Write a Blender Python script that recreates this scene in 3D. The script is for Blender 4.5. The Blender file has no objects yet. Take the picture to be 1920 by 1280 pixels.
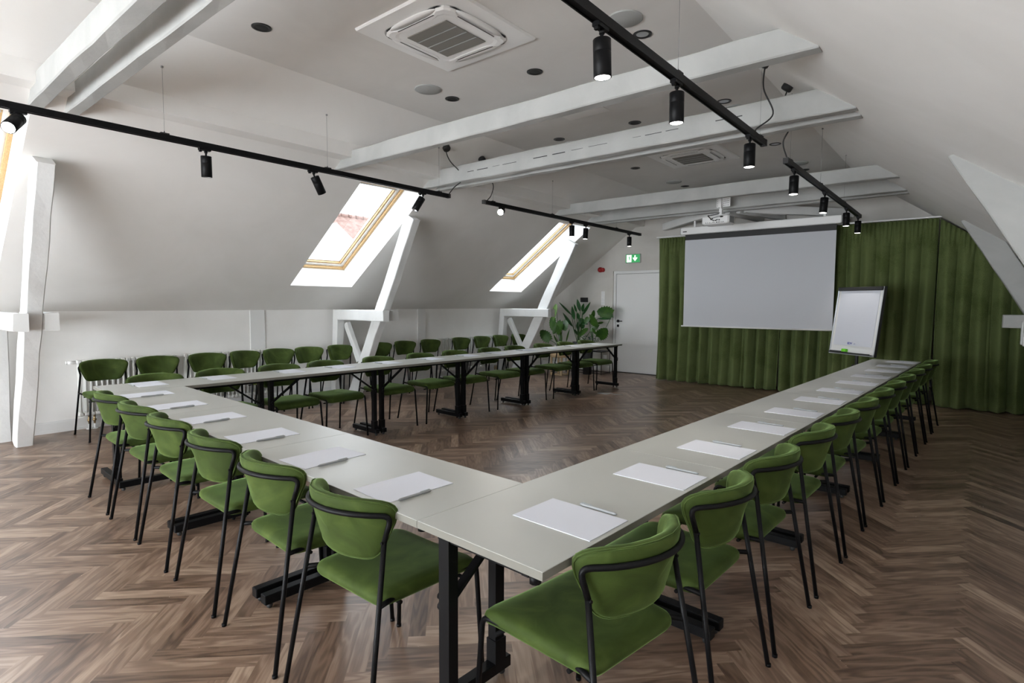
import bpy, math, random
from mathutils import Vector, Matrix
random.seed(7)
PI=math.pi
scn=bpy.context.scene
COL=scn.collection
R=math.radians

# ------------------------------------------------------------------ materials
def mat(name, base=(.8,.8,.8), rough=.5, metal=0., spec=.5, sheen=0., emit=None, es=0., alpha=None):
    m=bpy.data.materials.new(name); m.use_nodes=True
    b=m.node_tree.nodes['Principled BSDF']
    b.inputs['Base Color'].default_value=(*base,1); b.inputs['Roughness'].default_value=rough
    b.inputs['Metallic'].default_value=metal; b.inputs['Specular IOR Level'].default_value=spec
    if sheen: b.inputs['Sheen Weight'].default_value=sheen; b.inputs['Sheen Roughness'].default_value=.4
    if emit: b.inputs['Emission Color'].default_value=(*emit,1); b.inputs['Emission Strength'].default_value=es
    return m
def nodes(m): return m.node_tree.nodes, m.node_tree.links, m.node_tree.nodes['Principled BSDF']
def ramp(N,L,src,stops):
    r=N.new('ShaderNodeValToRGB'); L.new(src,r.inputs[0])
    e=r.color_ramp.elements
    while len(e)<len(stops): e.new(.5)
    for k,(p,c) in enumerate(stops): e[k].position=p; e[k].color=(*c,1)
    return r.outputs[0]
def noise(N,L,scale,detail=4,rough=.55,coord='Object',sc=(1,1,1),dist=0.):
    tc=N.new('ShaderNodeTexCoord'); mp=N.new('ShaderNodeMapping'); mp.inputs['Scale'].default_value=sc
    L.new(tc.outputs[coord],mp.inputs[0]); n=N.new('ShaderNodeTexNoise')
    n.inputs['Scale'].default_value=scale; n.inputs['Detail'].default_value=detail; n.inputs['Roughness'].default_value=rough
    n.inputs['Distortion'].default_value=dist
    L.new(mp.outputs[0],n.inputs['Vector']); return n.outputs['Fac']
def bump(N,L,B,h,strength=.3,dist=.01):
    b=N.new('ShaderNodeBump'); b.inputs['Strength'].default_value=strength; b.inputs['Distance'].default_value=dist
    L.new(h,b.inputs['Height']); L.new(b.outputs[0],B.inputs['Normal'])
def mottled(name,c1,c2,scale,rough=.9,bs=.15,bd=.004,sc=(1,1,1),spec=.2,detail=5,s2=None):
    m=mat(name,c1,rough,spec=spec); N,L,B=nodes(m)
    f=noise(N,L,scale,detail,sc=sc,dist=.6)
    L.new(ramp(N,L,f,[(.3,c1),(.7,c2)]),B.inputs['Base Color'])
    g=noise(N,L,s2 or scale*9,4,sc=sc)
    bump(N,L,B,g,bs,bd); return m
M={}
M['plaster']=mottled('lime_plaster',(.80,.785,.755),(.86,.845,.82),1.3,bs=.25)
M['wallw']=mottled('wall_plaster',(.80,.79,.765),(.86,.85,.83),1.6,bs=.25)
M['ceilp']=mottled('ceiling_limewash',(.72,.705,.68),(.80,.785,.76),1.1,bs=.25)
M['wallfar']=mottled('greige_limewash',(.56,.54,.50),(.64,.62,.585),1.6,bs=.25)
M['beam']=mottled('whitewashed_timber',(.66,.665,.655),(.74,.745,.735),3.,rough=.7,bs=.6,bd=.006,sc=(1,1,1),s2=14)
M['collar']=mottled('shaded_white_timber',(.38,.385,.372),(.45,.455,.44),3.,rough=.7,bs=.5,bd=.005,s2=14)  # darker copy of the whitewashed timber, shade put into the colour
M['white']=mat('white_paint',(.76,.76,.75),.45)
M['lining']=mat('white_lining',(.85,.85,.83),.6)
M['plastic']=mat('white_plastic',(.90,.90,.89),.4)
M['grille']=None
M['black']=mat('black_metal',(.004,.004,.0045),.45,spec=.15)
M['blacks']=mat('black_steel',(.01,.01,.011),.35)
M['dark']=mat('dark_plastic',(.02,.02,.02),.6)
M['grey']=mat('grey_plastic',(.35,.36,.36),.5)
M['disc']=mottled('speaker_fabric',(.40,.41,.40),(.44,.45,.44),300,bs=.3,bd=.001)
M['pine']=None
M['brass']=mat('brass',(.45,.33,.18),.35,metal=1)
M['chrome']=mat('chrome',(.7,.7,.7),.2,metal=1)
M['paper']=mat('paper',(.66,.68,.74),.8)
M['screen']=mat('screen_fabric',(.56,.575,.605),.9)
M['red']=mat('red_plastic',(.35,.01,.01),.4)
M['alu']=mat('aluminium',(.6,.62,.64),.35,metal=.8)
M['table']=mottled('greige_laminate',(.42,.427,.398),(.435,.442,.413),4,rough=.38,bs=.03,bd=.001,spec=.4,s2=300)
M['tedge']=mat('greige_edge_band',(.175,.17,.145),.5)
M['lamp']=mat('lamp_reflector',(.9,.9,.9),.3,emit=(1,.97,.92),es=6)
M['glow']=mat('lamp_lens',(1,1,1),.3,emit=(1,.96,.9),es=60)
M['steelw']=mat('steel_wire',(.25,.25,.25),.4,metal=.6)
M['radiator']=mat('radiator_enamel',(.78,.78,.75),.35)
M['pen']=mat('pen_metal',(.30,.315,.32),.45)
M['penclip']=mat('pen_clear',(.35,.40,.42),.4)
M['lime']=mat('lime_green_plastic',(.16,.65,.02),.5)
M['ink']=mat('blue_ink',(.03,.05,.35),.6)
M['inkl']=mat('faded_ink',(.35,.38,.55),.6)
M['soil']=mat('soil',(.03,.02,.012),.9)
M['wood']=mottled('light_birch',(.52,.38,.22),(.60,.45,.28),4,rough=.5,sc=(1,8,1))
M['signg']=mat('exit_green',(.03,.28,.08),.4,emit=(.05,.40,.13),es=.35)
M['signw']=mat('exit_white',(.9,.95,.9),.4,emit=(.9,1,.92),es=.9)
def _grille():
    m=mat('filter_mesh',(.23,.22,.20),.8); N,L,B=nodes(m)
    tc=N.new('ShaderNodeTexCoord'); mp=N.new('ShaderNodeMapping'); L.new(tc.outputs['Object'],mp.inputs[0])
    w=N.new('ShaderNodeTexWave'); w.bands_direction='X'; w.inputs['Scale'].default_value=60
    L.new(mp.outputs[0],w.inputs[0]); w2=N.new('ShaderNodeTexWave'); w2.bands_direction='Y'; w2.inputs['Scale'].default_value=60
    L.new(mp.outputs[0],w2.inputs[0]); mx=N.new('ShaderNodeMath'); mx.operation='MULTIPLY'
    L.new(w.outputs['Fac'],mx.inputs[0]); L.new(w2.outputs['Fac'],mx.inputs[1])
    L.new(ramp(N,L,mx.outputs[0],[(.0,(.25,.24,.22)),(.9,(.15,.145,.13))]),B.inputs['Base Color']); return m
M['grille']=_grille()
def _pine():
    m=mat('pine_wood',(.6,.4,.2),.45); N,L,B=nodes(m)
    f=noise(N,L,8,5,sc=(1,12,12)); L.new(ramp(N,L,f,[(.3,(.50,.31,.13)),(.7,(.66,.45,.22))]),B.inputs['Base Color']); return m
M['pine']=_pine()
def _velvet():
    m=mat('green_velvet',(.08,.15,.035),.75,spec=.2,sheen=.42); N,L,B=nodes(m)
    B.inputs['Sheen Tint'].default_value=(.55,.85,.30,1); B.inputs['Sheen Roughness'].default_value=.3
    oi=N.new('ShaderNodeObjectInfo'); tc=N.new('ShaderNodeTexCoord'); ad=N.new('ShaderNodeVectorMath'); ad.operation='ADD'
    ml=N.new('ShaderNodeMath'); ml.operation='MULTIPLY'; ml.inputs[1].default_value=37
    L.new(oi.outputs['Random'],ml.inputs[0]); L.new(tc.outputs['Object'],ad.inputs[0]); L.new(ml.outputs[0],ad.inputs[1])
    n=N.new('ShaderNodeTexNoise'); n.inputs['Scale'].default_value=6; n.inputs['Detail'].default_value=5; n.inputs['Distortion'].default_value=1.4
    L.new(ad.outputs[0],n.inputs['Vector'])
    L.new(ramp(N,L,n.outputs['Fac'],[(.32,(.027,.044,.007)),(.52,(.040,.064,.011)),(.72,(.063,.092,.018))]),B.inputs['Base Color'])
    n2=N.new('ShaderNodeTexNoise'); n2.inputs['Scale'].default_value=500; L.new(tc.outputs['Object'],n2.inputs['Vector'])
    bump(N,L,B,n2.outputs['Fac'],.25,.001); return m
M['velvet']=_velvet()
def _curtain():
    m=mat('green_curtain_cloth',(.05,.1,.025),.95,spec=.1,sheen=.25); N,L,B=nodes(m)
    B.inputs['Sheen Tint'].default_value=(.6,.8,.35,1)
    f=noise(N,L,160,3,sc=(1,1,.6)); g=noise(N,L,3,3)
    mx=N.new('ShaderNodeMath'); mx.operation='ADD'; L.new(f,mx.inputs[0]); L.new(g,mx.inputs[1])
    L.new(ramp(N,L,mx.outputs[0],[(.75,(.070,.094,.028)),(1.25,(.118,.148,.056))]),B.inputs['Base Color'])
    bump(N,L,B,f,.4,.002); return m
M['curtain']=_curtain()
def _leaf(name,c1,c2):
    m=mat(name,c1,.38,spec=.5); N,L,B=nodes(m)
    f=noise(N,L,9,4); L.new(ramp(N,L,f,[(.3,c1),(.7,c2)]),B.inputs['Base Color']); return m
M['leafd']=_leaf('dark_leaf',(.008,.045,.010),(.02,.09,.018))
M['leafm']=_leaf('monstera_leaf',(.012,.055,.007),(.045,.115,.010))
M['leafl']=_leaf('light_leaf',(.09,.18,.035),(.15,.26,.07))
M['leafg']=_leaf('grey_green_leaf',(.02,.05,.03),(.06,.11,.08))
M['stem']=mat('plant_stem',(.03,.08,.015),.6)
def _glass():
    m=bpy.data.materials.new('window_glass'); m.use_nodes=True; N=m.node_tree.nodes; L=m.node_tree.links
    N.clear(); o=N.new('ShaderNodeOutputMaterial'); t=N.new('ShaderNodeBsdfTransparent'); g=N.new('ShaderNodeBsdfGlossy')
    g.inputs['Roughness'].default_value=.02; mx=N.new('ShaderNodeMixShader'); mx.inputs[0].default_value=.05
    L.new(t.outputs[0],mx.inputs[1]); L.new(g.outputs[0],mx.inputs[2]); L.new(mx.outputs[0],o.inputs[0]); return m
M['glass']=_glass()
M['tint']=_glass(); M['tint'].name='dimming_roof_glass'  # skylight glass with a tint added to cut the daylight
for n_ in M['tint'].node_tree.nodes:
    if n_.type=='BSDF_TRANSPARENT': n_.inputs[0].default_value=(.32,.33,.34,1)
M['tile']=mottled('clay_tile',(.12,.072,.06),(.19,.13,.11),5)
M['render']=mat('white_render',(.85,.85,.83),.9)
def _floor():
    m=mat('herringbone_parquet',(.1,.06,.04),.36,spec=.6); N,L,B=nodes(m)
    uv=N.new('ShaderNodeUVMap'); uv.uv_map='board'
    at=N.new('ShaderNodeAttribute'); at.attribute_name='tone'
    def nz(scale,sc,detail,dist):
        mp=N.new('ShaderNodeMapping'); mp.inputs['Scale'].default_value=sc; L.new(uv.outputs[0],mp.inputs[0])
        n=N.new('ShaderNodeTexNoise'); n.inputs['Scale'].default_value=scale; n.inputs['Detail'].default_value=detail; n.inputs['Distortion'].default_value=dist
        L.new(mp.outputs[0],n.inputs['Vector']); return n.outputs['Fac'],mp
    # broad cathedral grain: contour lines of a stretched noise
    f1,_=nz(1.0,(2.2,14,1),2,.25)
    ml=N.new('ShaderNodeMath'); ml.operation='MULTIPLY'; ml.inputs[1].default_value=34; L.new(f1,ml.inputs[0])
    sn=N.new('ShaderNodeMath'); sn.operation='SINE'; L.new(ml.outputs[0],sn.inputs[0])
    f2,_=nz(1.0,(5,190,1),4,.0)      # fine pores
    f3,_=nz(1.0,(1.5,9,1),3,.6)
    def mth(op,a,b):
        x=N.new('ShaderNodeMath'); x.operation=op
        for k,v in ((0,a),(1,b)):
            if isinstance(v,(int,float)): x.inputs[k].default_value=v
            else: L.new(v,x.inputs[k])
        return x.outputs[0]
    g=mth('MULTIPLY',sn.outputs[0],.10)
    v=mth('ADD',mth('MULTIPLY',at.outputs['Fac'],.48),mth('ADD',g,mth('MULTIPLY',f2,.32)))
    v=mth('ADD',v,mth('MULTIPLY',f3,.24))
    v=mth('SUBTRACT',v,.015)
    c=ramp(N,L,v,[(.10,(.042,.022,.014)),(.32,(.122,.074,.049)),(.55,(.215,.139,.096)),(.85,(.385,.28,.205))])
    L.new(c,B.inputs['Base Color'])
    rr=N.new('ShaderNodeMapRange'); rr.inputs['To Min'].default_value=.26; rr.inputs['To Max'].default_value=.44
    L.new(f2,rr.inputs[0]); L.new(rr.outputs[0],B.inputs['Roughness'])
    bump(N,L,B,v,.25,.002); return m
M['floor']=_floor()

# ------------------------------------------------------------------ mesh builder
class MB:
    def __init__(s): s.v=[]; s.f=[]; s.sm=[]
    def add(s,vs,fs,smooth=False):
        o=len(s.v); s.v+= [tuple(map(float,v)) for v in vs]
        s.f+=[tuple(i+o for i in f) for f in fs]; s.sm+=[smooth]*len(fs)
    def box(s,x0,x1,y0,y1,z0,z1):
        s.add([(x0,y0,z0),(x1,y0,z0),(x1,y1,z0),(x0,y1,z0),(x0,y0,z1),(x1,y0,z1),(x1,y1,z1),(x0,y1,z1)],
              [(0,3,2,1),(4,5,6,7),(0,1,5,4),(1,2,6,5),(2,3,7,6),(3,0,4,7)]); return s
    def bbox(s,x0,x1,y0,y1,z0,z1,b=.004):
        # box with chamfered vertical edges and top/bottom rims
        pts=[(x0+b,y0),(x1-b,y0),(x1,y0+b),(x1,y1-b),(x1-b,y1),(x0+b,y1),(x0,y1-b),(x0,y0+b)]
        cx,cy=(x0+x1)/2,(y0+y1)/2
        def ring(z,i): return [(x-(b*i if x>cx else -b*i), y-(b*i if y>cy else -b*i), z) for x,y in pts]
        rs=[ring(z0,1),ring(z0+b,0),ring(z1-b,0),ring(z1,1)]
        s.loft(rs,True,True,False); return s
    def loft(s,rings,cap0=True,cap1=True,smooth=True,closed=True):
        n=len(rings[0]); vs=[p for r in rings for p in r]; fs=[]
        for k in range(len(rings)-1):
            for i in range(n if closed else n-1):
                j=(i+1)%n; fs.append((k*n+i,k*n+j,(k+1)*n+j,(k+1)*n+i))
        s.add(vs,fs,smooth)
        o=len(s.v)-len(vs)
        if cap0: s.f.append(tuple(o+i for i in reversed(range(n)))); s.sm.append(False)
        if cap1: s.f.append(tuple(o+(len(rings)-1)*n+i for i in range(n))); s.sm.append(False)
    def tube(s,path,r,n=8,caps=True,smooth=True):
        P=[Vector(p) for p in path]; rs=[]; up=None
        for i,p in enumerate(P):
            t=(P[min(i+1,len(P)-1)]-P[max(i-1,0)]).normalized()
            if up is None:
                up=Vector((0,0,1)) if abs(t.z)<.9 else Vector((1,0,0))
            a=(up-t*up.dot(t)); 
            if a.length<1e-6: a=t.orthogonal()
            a.normalize(); up=a; b=t.cross(a); rr=r[i] if isinstance(r,(list,tuple)) else r
            rs.append([p+a*math.cos(2*PI*k/n)*rr+b*math.sin(2*PI*k/n)*rr for k in range(n)])
        s.loft(rs,caps,caps,smooth); return s
    def cyl(s,c,r,h,n=24,axis='Z',r2=None,smooth=True):
        c=Vector(c); ax={'X':Vector((1,0,0)),'Y':Vector((0,1,0)),'Z':Vector((0,0,1))}[axis] if isinstance(axis,str) else Vector(axis).normalized()
        a=ax.orthogonal().normalized(); b=ax.cross(a); r2=r if r2 is None else r2
        rs=[[c+a*math.cos(2*PI*k/n)*q+b*math.sin(2*PI*k/n)*q+ax*hh for k in range(n)] for q,hh in ((r,0),(r2,h))]
        s.loft(rs,True,True,smooth); return s
    def lathe(s,prof,c=(0,0,0),n=24,axis=(0,0,1),caps=(False,False)):
        c=Vector(c); ax=Vector(axis).normalized(); a=ax.orthogonal().normalized(); b=ax.cross(a)
        s.loft([[c+a*math.cos(2*PI*k/n)*r+b*math.sin(2*PI*k/n)*r+ax*h for k in range(n)] for r,h in prof],caps[0],caps[1]); return s
    def sphere(s,c,r,n=10,m=6,sc=(1,1,1)):
        rs=[]
        for i in range(m+1):
            t=PI*i/m; q=max(math.sin(t),.001)
            rs.append([(c[0]+sc[0]*r*q*math.cos(2*PI*k/n),c[1]+sc[1]*r*q*math.sin(2*PI*k/n),c[2]-sc[2]*r*math.cos(t)) for k in range(n)])
        s.loft(rs,True,True,True); return s
    def bar(s,p,q,w,h,up=(0,0,1)):
        # rectangular bar between two points, w across, h along 'up'
        p=Vector(p);q=Vector(q); t=(q-p).normalized(); u=Vector(up); u=(u-t*u.dot(t)).normalized(); a=t.cross(u)
        R_=lambda c:[c+a*sx*w/2+u*sz*h/2 for sx,sz in ((-1,-1),(1,-1),(1,1),(-1,1))]
        s.loft([R_(p),R_(q)],True,True,False); return s
    def prism(s,pts,y0,y1,axis='Y'):
        # polygon in xz (axis Y), yz (axis X) or xy (axis Z)
        def f(p,t):
            return {'Y':(p[0],t,p[1]),'X':(t,p[0],p[1]),'Z':(p[0],p[1],t)}[axis]
        n=len(pts); vs=[f(p,y0) for p in pts]+[f(p,y1) for p in pts]
        fs=[tuple(range(n)),tuple(reversed(range(n,2*n)))]+[(i,i+n,(i+1)%n+n,(i+1)%n) for i in range(n)]
        s.add(vs,fs); return s
    def build(s,name,m,parent=None,loc=None,**kw):
        me=bpy.data.meshes.new(name); me.from_pydata(s.v,[],s.f); me.update()
        me.polygons.foreach_set('use_smooth',s.sm)
        import bmesh
        bm=bmesh.new(); bm.from_mesh(me); bmesh.ops.recalc_face_normals(bm,faces=bm.faces); bm.to_mesh(me); bm.free()
        me.materials.append(M[m] if isinstance(m,str) else m)
        o=bpy.data.objects.new(name,me); COL.objects.link(o)
        if parent: o.parent=parent
        if loc: o.location=loc
        for k,v in kw.items(): o[k]=v
        return o
def thing(name,label,cat,loc=(0,0,0),rz=0,group=None):
    o=bpy.data.objects.new(name,None); COL.objects.link(o); o.empty_display_size=.1
    o.location=loc; o.rotation_euler=(0,0,rz); o['label']=label; o['category']=cat
    if group: o['group']=group
    return o
def tag(o,label,cat,group=None,kind=None):
    if label: o['label']=label
    if cat: o['category']=cat
    if group: o['group']=group
    if kind: o['kind']=kind
    return o
def struct(o,label=None,cat=None):
    o['kind']='structure'
    if label: o['label']=label
    if cat: o['category']=cat
    return o
def dup(root,label,loc,rz,group=None):
    r=root.copy(); COL.objects.link(r); r.location=loc; r.rotation_euler=(0,0,rz); r['label']=label
    if group: r['group']=group
    for ch in root.children:
        c=ch.copy(); COL.objects.link(c); c.parent=r
        for g in ch.children:
            d=g.copy(); COL.objects.link(d); d.parent=c
    return r
ORD=['first','second','third','fourth','fifth','sixth','seventh','eighth','ninth','tenth','eleventh','twelfth','thirteenth','fourteenth','fifteenth']

# ------------------------------------------------------------------ room dimensions
H=1.4196
XL,XR=-7.65,1.41; XCL,XCR=-4.70,-1.54; ZK,ZC=1.31,3.43; YB,YF=-4.5,10.4
SL=math.hypot(XCL-XL,ZC-ZK); TH=math.atan2(ZC-ZK,XCL-XL); cT,sT=math.cos(TH),math.sin(TH)
def PL(s,y,d=0): return (XL+s*cT-d*sT, y, ZK+s*sT+d*cT)      # left slope, d outwards
def PR(s,y,d=0): return (XR-s*cT+d*sT, y, ZK+s*sT+d*cT)
def slopeL(x): return ZK+(x-XL)*sT/cT
def slopeR(x): return ZK+(XR-x)*sT/cT

# floor of herringbone boards
def build_floor():
    w=.0723; n=7; q=w/math.sqrt(2); X0,Y0=-.325,2.48
    vs=[];fs=[];uvs=[];tone=[]
    def put(a0,b0,a1,b1,vert):
        P=[(a0,b0),(a1,b0),(a1,b1),(a0,b1)]
        W=[(X0+(a-b)*q, Y0+(a+b)*q) for a,b in P]
        if max(p[0] for p in W)<XL-.0 or min(p[0] for p in W)>XR or max(p[1] for p in W)<YB or min(p[1] for p in W)>YF: return
        # clip to the room rectangle
        def clip(poly,ax,lim,keep):
            out=[]
            for i in range(len(poly)):
                A,B=poly[i],poly[(i+1)%len(poly)]
                ia,ib=keep(A[ax],lim),keep(B[ax],lim)
                if ia: out.append(A)
                if ia!=ib:
                    t=(lim-A[ax])/(B[ax]-A[ax]); out.append(tuple(A[k]+(B[k]-A[k])*t for k in range(4)))
            return out
        r1,r2=random.random()*60,random.random()*60
        uvp=[(p[1]-b0,p[0]-a0) if vert else (p[0]-a0,p[1]-b0) for p in P]
        poly=[(W[k][0],W[k][1],uvp[k][0]*w+r1,uvp[k][1]*w+r2) for k in range(4)]
        le=lambda a,b:a<=b; ge=lambda a,b:a>=b
        for ax,lim,kp in ((0,XL,ge),(0,XR,le),(1,YB,ge),(1,YF,le)):
            poly=clip(poly,ax,lim,kp)
            if len(poly)<3: return
        o=len(vs); vs.extend((p[0],p[1],0) for p in poly); fs.append(tuple(range(o,o+len(poly))))
        uvs.extend((p[2],p[3]) for p in poly); t=random.betavariate(2.0,2.6)
        if random.random()<.07: t=min(1,t+.45)
        tone.append((t,len(poly)))
    for k in range(-130,130):
        for m in range(-22,22):
            a,b=k+m*n,k-m*n
            put(a,b,a+n,b+1,False); put(a,b+1,a+1,b+1+n,True)
    me=bpy.data.meshes.new('floor'); me.from_pydata(vs,[],fs); me.update()
    uv=me.uv_layers.new(name='board'); uv.data.foreach_set('uv',[c for p in uvs for c in p])
    ca=me.attributes.new('tone','FLOAT','CORNER'); ca.data.foreach_set('value',[t for t,c in tone for _ in range(c)])
    me.materials.append(M['floor']); o=bpy.data.objects.new('floor',me); COL.objects.link(o)
    struct(o)
build_floor()

# skylight openings (y0,y1), s range on slope
S0=(-7.18-XL)/cT; S1=(-5.56-XL)/cT
WY_L=[(-7.9+4,-2.93),(.07,1.04),(4.0,4.97),(8.03,9.0)]
WY_L[0]=(-3.93,-2.96)
WY_R=[(-3.93,-2.96)]  # unseen right skylight, added for light from behind
def slope_wall(name,P,wins):
    ys=sorted({YB,YF,*[v for w in wins for v in w]}); ss=[0,S0,S1,SL]; b=MB()
    for i in range(len(ys)-1):
        for j in range(3):
            if j==1 and (ys[i],ys[i+1]) in wins: continue
            b.add([P(ss[j],ys[i]),P(ss[j],ys[i+1]),P(ss[j+1],ys[i+1]),P(ss[j+1],ys[i])],[(0,1,2,3)])
    return struct(b.build(name,'plaster'))
slope_wall('wall_left_slope',PL,WY_L); slope_wall('wall_right_slope',PR,WY_R)
b=MB(); b.box(XL-.1,XL,YB,YF,0,ZK); struct(b.build('wall_left','wallw'))
b=MB(); b.box(XR,XR+.1,YB,YF,0,ZK); struct(b.build('wall_right','wallw'))
b=MB(); b.box(XCL,XCR,YB,YF,ZC,ZC+.05); struct(b.build('ceiling','ceilp'))
sec=[(XL,0),(XR,0),(XR,ZK),(XCR,ZC),(XCL,ZC),(XL,ZK)]
GX0,GX1,GZ0,GZ1=-6.2,-.9,.12,2.15
b=MB(); b.prism([(XL,0),(GX0,0),(GX0,slopeL(GX0)),(XL,ZK)],YB-.1,YB); b.prism([(GX1,0),(XR,0),(XR,ZK),(GX1,slopeR(GX1))],YB-.1,YB)
b.prism([(GX0,0),(GX1,0),(GX1,GZ0),(GX0,GZ0)],YB-.1,YB)
b.prism([(GX0,GZ1),(GX1,GZ1),(GX1,slopeR(GX1)),(XCR,ZC),(XCL,ZC),(GX0,slopeL(GX0))],YB-.1,YB); struct(b.build('wall_back','wallw'))
DX0,DX1,DZ=-5.86,-4.80,2.09
b=MB()
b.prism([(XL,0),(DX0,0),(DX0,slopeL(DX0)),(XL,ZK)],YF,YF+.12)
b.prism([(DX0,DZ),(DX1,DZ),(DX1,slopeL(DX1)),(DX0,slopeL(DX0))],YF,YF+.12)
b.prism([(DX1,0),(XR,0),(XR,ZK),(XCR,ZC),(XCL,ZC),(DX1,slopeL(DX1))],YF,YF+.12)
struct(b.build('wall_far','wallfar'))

# skylight windows
def skylight(idx,P,w):
    y0,y1=w; D=.32
    root=thing('window_%d'%idx,'','window',P(S0,y0,0)); del root['label']; del root['category']; root['kind']='structure'
    inv=Vector(root.location)
    q=lambda s,y,d:Vector(P(s,y,d))-inv
    # top of lining is horizontal
    sT1=S1-.0; sF=S1-D*sT/cT*1.0+.02
    b=MB()
    A=[q(S0,y0,0),q(S0,y1,0),q(S1,y1,0),q(S1,y0,0)]; B=[q(S0,y0,D),q(S0,y1,D),q(sF,y1,D),q(sF,y0,D)]
    for i in range(4):
        j=(i+1)%4; b.add([A[i],A[j],B[j],B[i]],[(0,1,2,3)])
    b.build('lining','lining',root)
    def frame(name,m,s0,s1,ya,yb,d0,d1,t,tt=None,parent=root):
        tt=tt or t; b=MB()
        for (sa,sb,yc,yd) in ((s0,s0+t,ya,yb),(s1-tt,s1,ya,yb),(s0+t,s1-tt,ya,ya+t),(s0+t,s1-tt,yb-t,yb)):
            vs=[q(s,y,d) for d in (d0,d1) for s,y in ((sa,yc),(sb,yc),(sb,yd),(sa,yd))]
            b.add(vs,[(0,1,2,3),(7,6,5,4),(0,4,5,1),(1,5,6,2),(2,6,7,3),(3,7,4,0)])
        return b.build(name,m,parent)
    fr=frame('frame','pine',S0+.0,sF,y0,y1,D,D+.05,.035)
    frame('inner_rim','white',S0+.03,sF-.03,y0+.03,y1-.03,D+.03,D+.07,.045,.06)
    sh=frame('sash','pine',S0+.07,sF-.09,y0+.07,y1-.07,D+.045,D+.085,.03)
    frame('sash_trim','alu',S0+.095,sF-.115,y0+.095,y1-.095,D+.07,D+.10,.018)
    b=MB(); b.add([q(S0+.1,y0+.1,D+.088),q(S0+.1,y1-.1,D+.088),q(sF-.12,y1-.1,D+.088),q(sF-.12,y0+.1,D+.088)],[(0,1,2,3)])
    b.build('glass','tint',root)
    b=MB() # control bar at the top with brackets
    b.tube([q(sF-.10,y0+.09,D+.02),q(sF-.10,y1-.09,D+.02)],.009)
    for yy in (y0+.25,(y0+y1)/2,y1-.25,y1-.1):
        b.bar(q(sF-.10,yy,D+.02),q(sF-.04,yy,D+.05),.012,.008)
    b.build('vent_bar','alu',root)
    return root
i=1
for w in WY_L: skylight(i,PL,w); i+=1
for w in WY_R: skylight(i,PR,w); i+=1

gw=thing('window_7','','window',((GX0+GX1)/2,YB-.1,GZ0)); del gw['label']; del gw['category']; gw['kind']='structure'  # unseen window wall added behind the camera as fill light
b=MB(); hg=(GX1-GX0)/2; hh=GZ1-GZ0
for (xa,xb,za,zb) in ((-hg,hg,0,.06),(-hg,hg,hh-.06,hh),(-hg,-hg+.06,.06,hh-.06),(hg-.06,hg,.06,hh-.06),(-hg/3-.04,-hg/3+.04,.06,hh-.06),(hg/3-.04,hg/3+.04,.06,hh-.06)): b.box(xa,xb,.02,.08,za,zb)
b.build('frame','white',gw)
b=MB(); b.add([(-hg,.05,0),(hg,.05,0),(hg,.05,hh),(-hg,.05,hh)],[(0,1,2,3)]); b.build('glass','glass',gw)
# baseboards and wall pilasters
b=MB(); b.box(XL,XL+.018,YB,YF,0,.11); b.box(XL,XL+.026,YB,YF,0,.03); b.box(XL,XL+.012,YB,YF,.11,.125); struct(b.build('baseboard_left','white'))
b=MB(); b.box(XL+.02,DX0-.02,YF-.018,YF,0,.12); struct(b.build('baseboard_far','white'))
b=MB(); b.box(XR-.02,XR,YB,YF,0,.12); struct(b.build('baseboard_right','white'))
for k,(ya,yb) in enumerate(((3.66,3.86),(6.64,6.82),(-.3,-.1))):
    b=MB(); b.box(XL,XL+.02,ya,yb,.12,ZK); struct(b.build('trim_%d'%(k+1),'white'))

# door
d=thing('door_1','','door',((DX0+DX1)/2,YF,0)); del d['label']; del d['category']; d['kind']='structure'
hw=(DX1-DX0)/2
b=MB(); b.box(-hw,-hw+.055,.03,.12,0,DZ); b.box(hw-.055,hw,.03,.12,0,DZ); b.box(-hw+.055,hw-.055,.03,.12,DZ-.055,DZ); b.build('door_frame','white',d)
b=MB(); b.bbox(-hw+.06,hw-.06,.04,.08,.012,DZ-.06,.003); b.build('door_leaf','white',d)
b=MB(); b.box(-hw,hw,0,.12,-.03,.011); b.build('threshold','dark',d)
b=MB(); b.box(-hw-.05,hw+.05,.121,.16,-.02,DZ+.05); b.build('door_light_block','dark',d)  # unseen plate added behind the door to block leaking daylight
b=MB(); b.bbox(-hw+.085,-hw+.14,.028,.04,1.035,1.09,.003); b.cyl((-hw+.112,-.02,1.0625),.011,.05,12,'Y'); b.tube([(-hw+.112,-.015,1.0625),(-hw+.13,-.022,1.0625),(-hw+.235,-.022,1.0625)],.0105,10); b.build('door_handle','black',d)
b=MB(); b.bbox(-hw+.088,-hw+.137,.028,.04,.94,.99,.003); b.cyl((-hw+.112,.02,.965),.009,.01,12,'Y'); b.build('lock_rosette','black',d)

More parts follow.
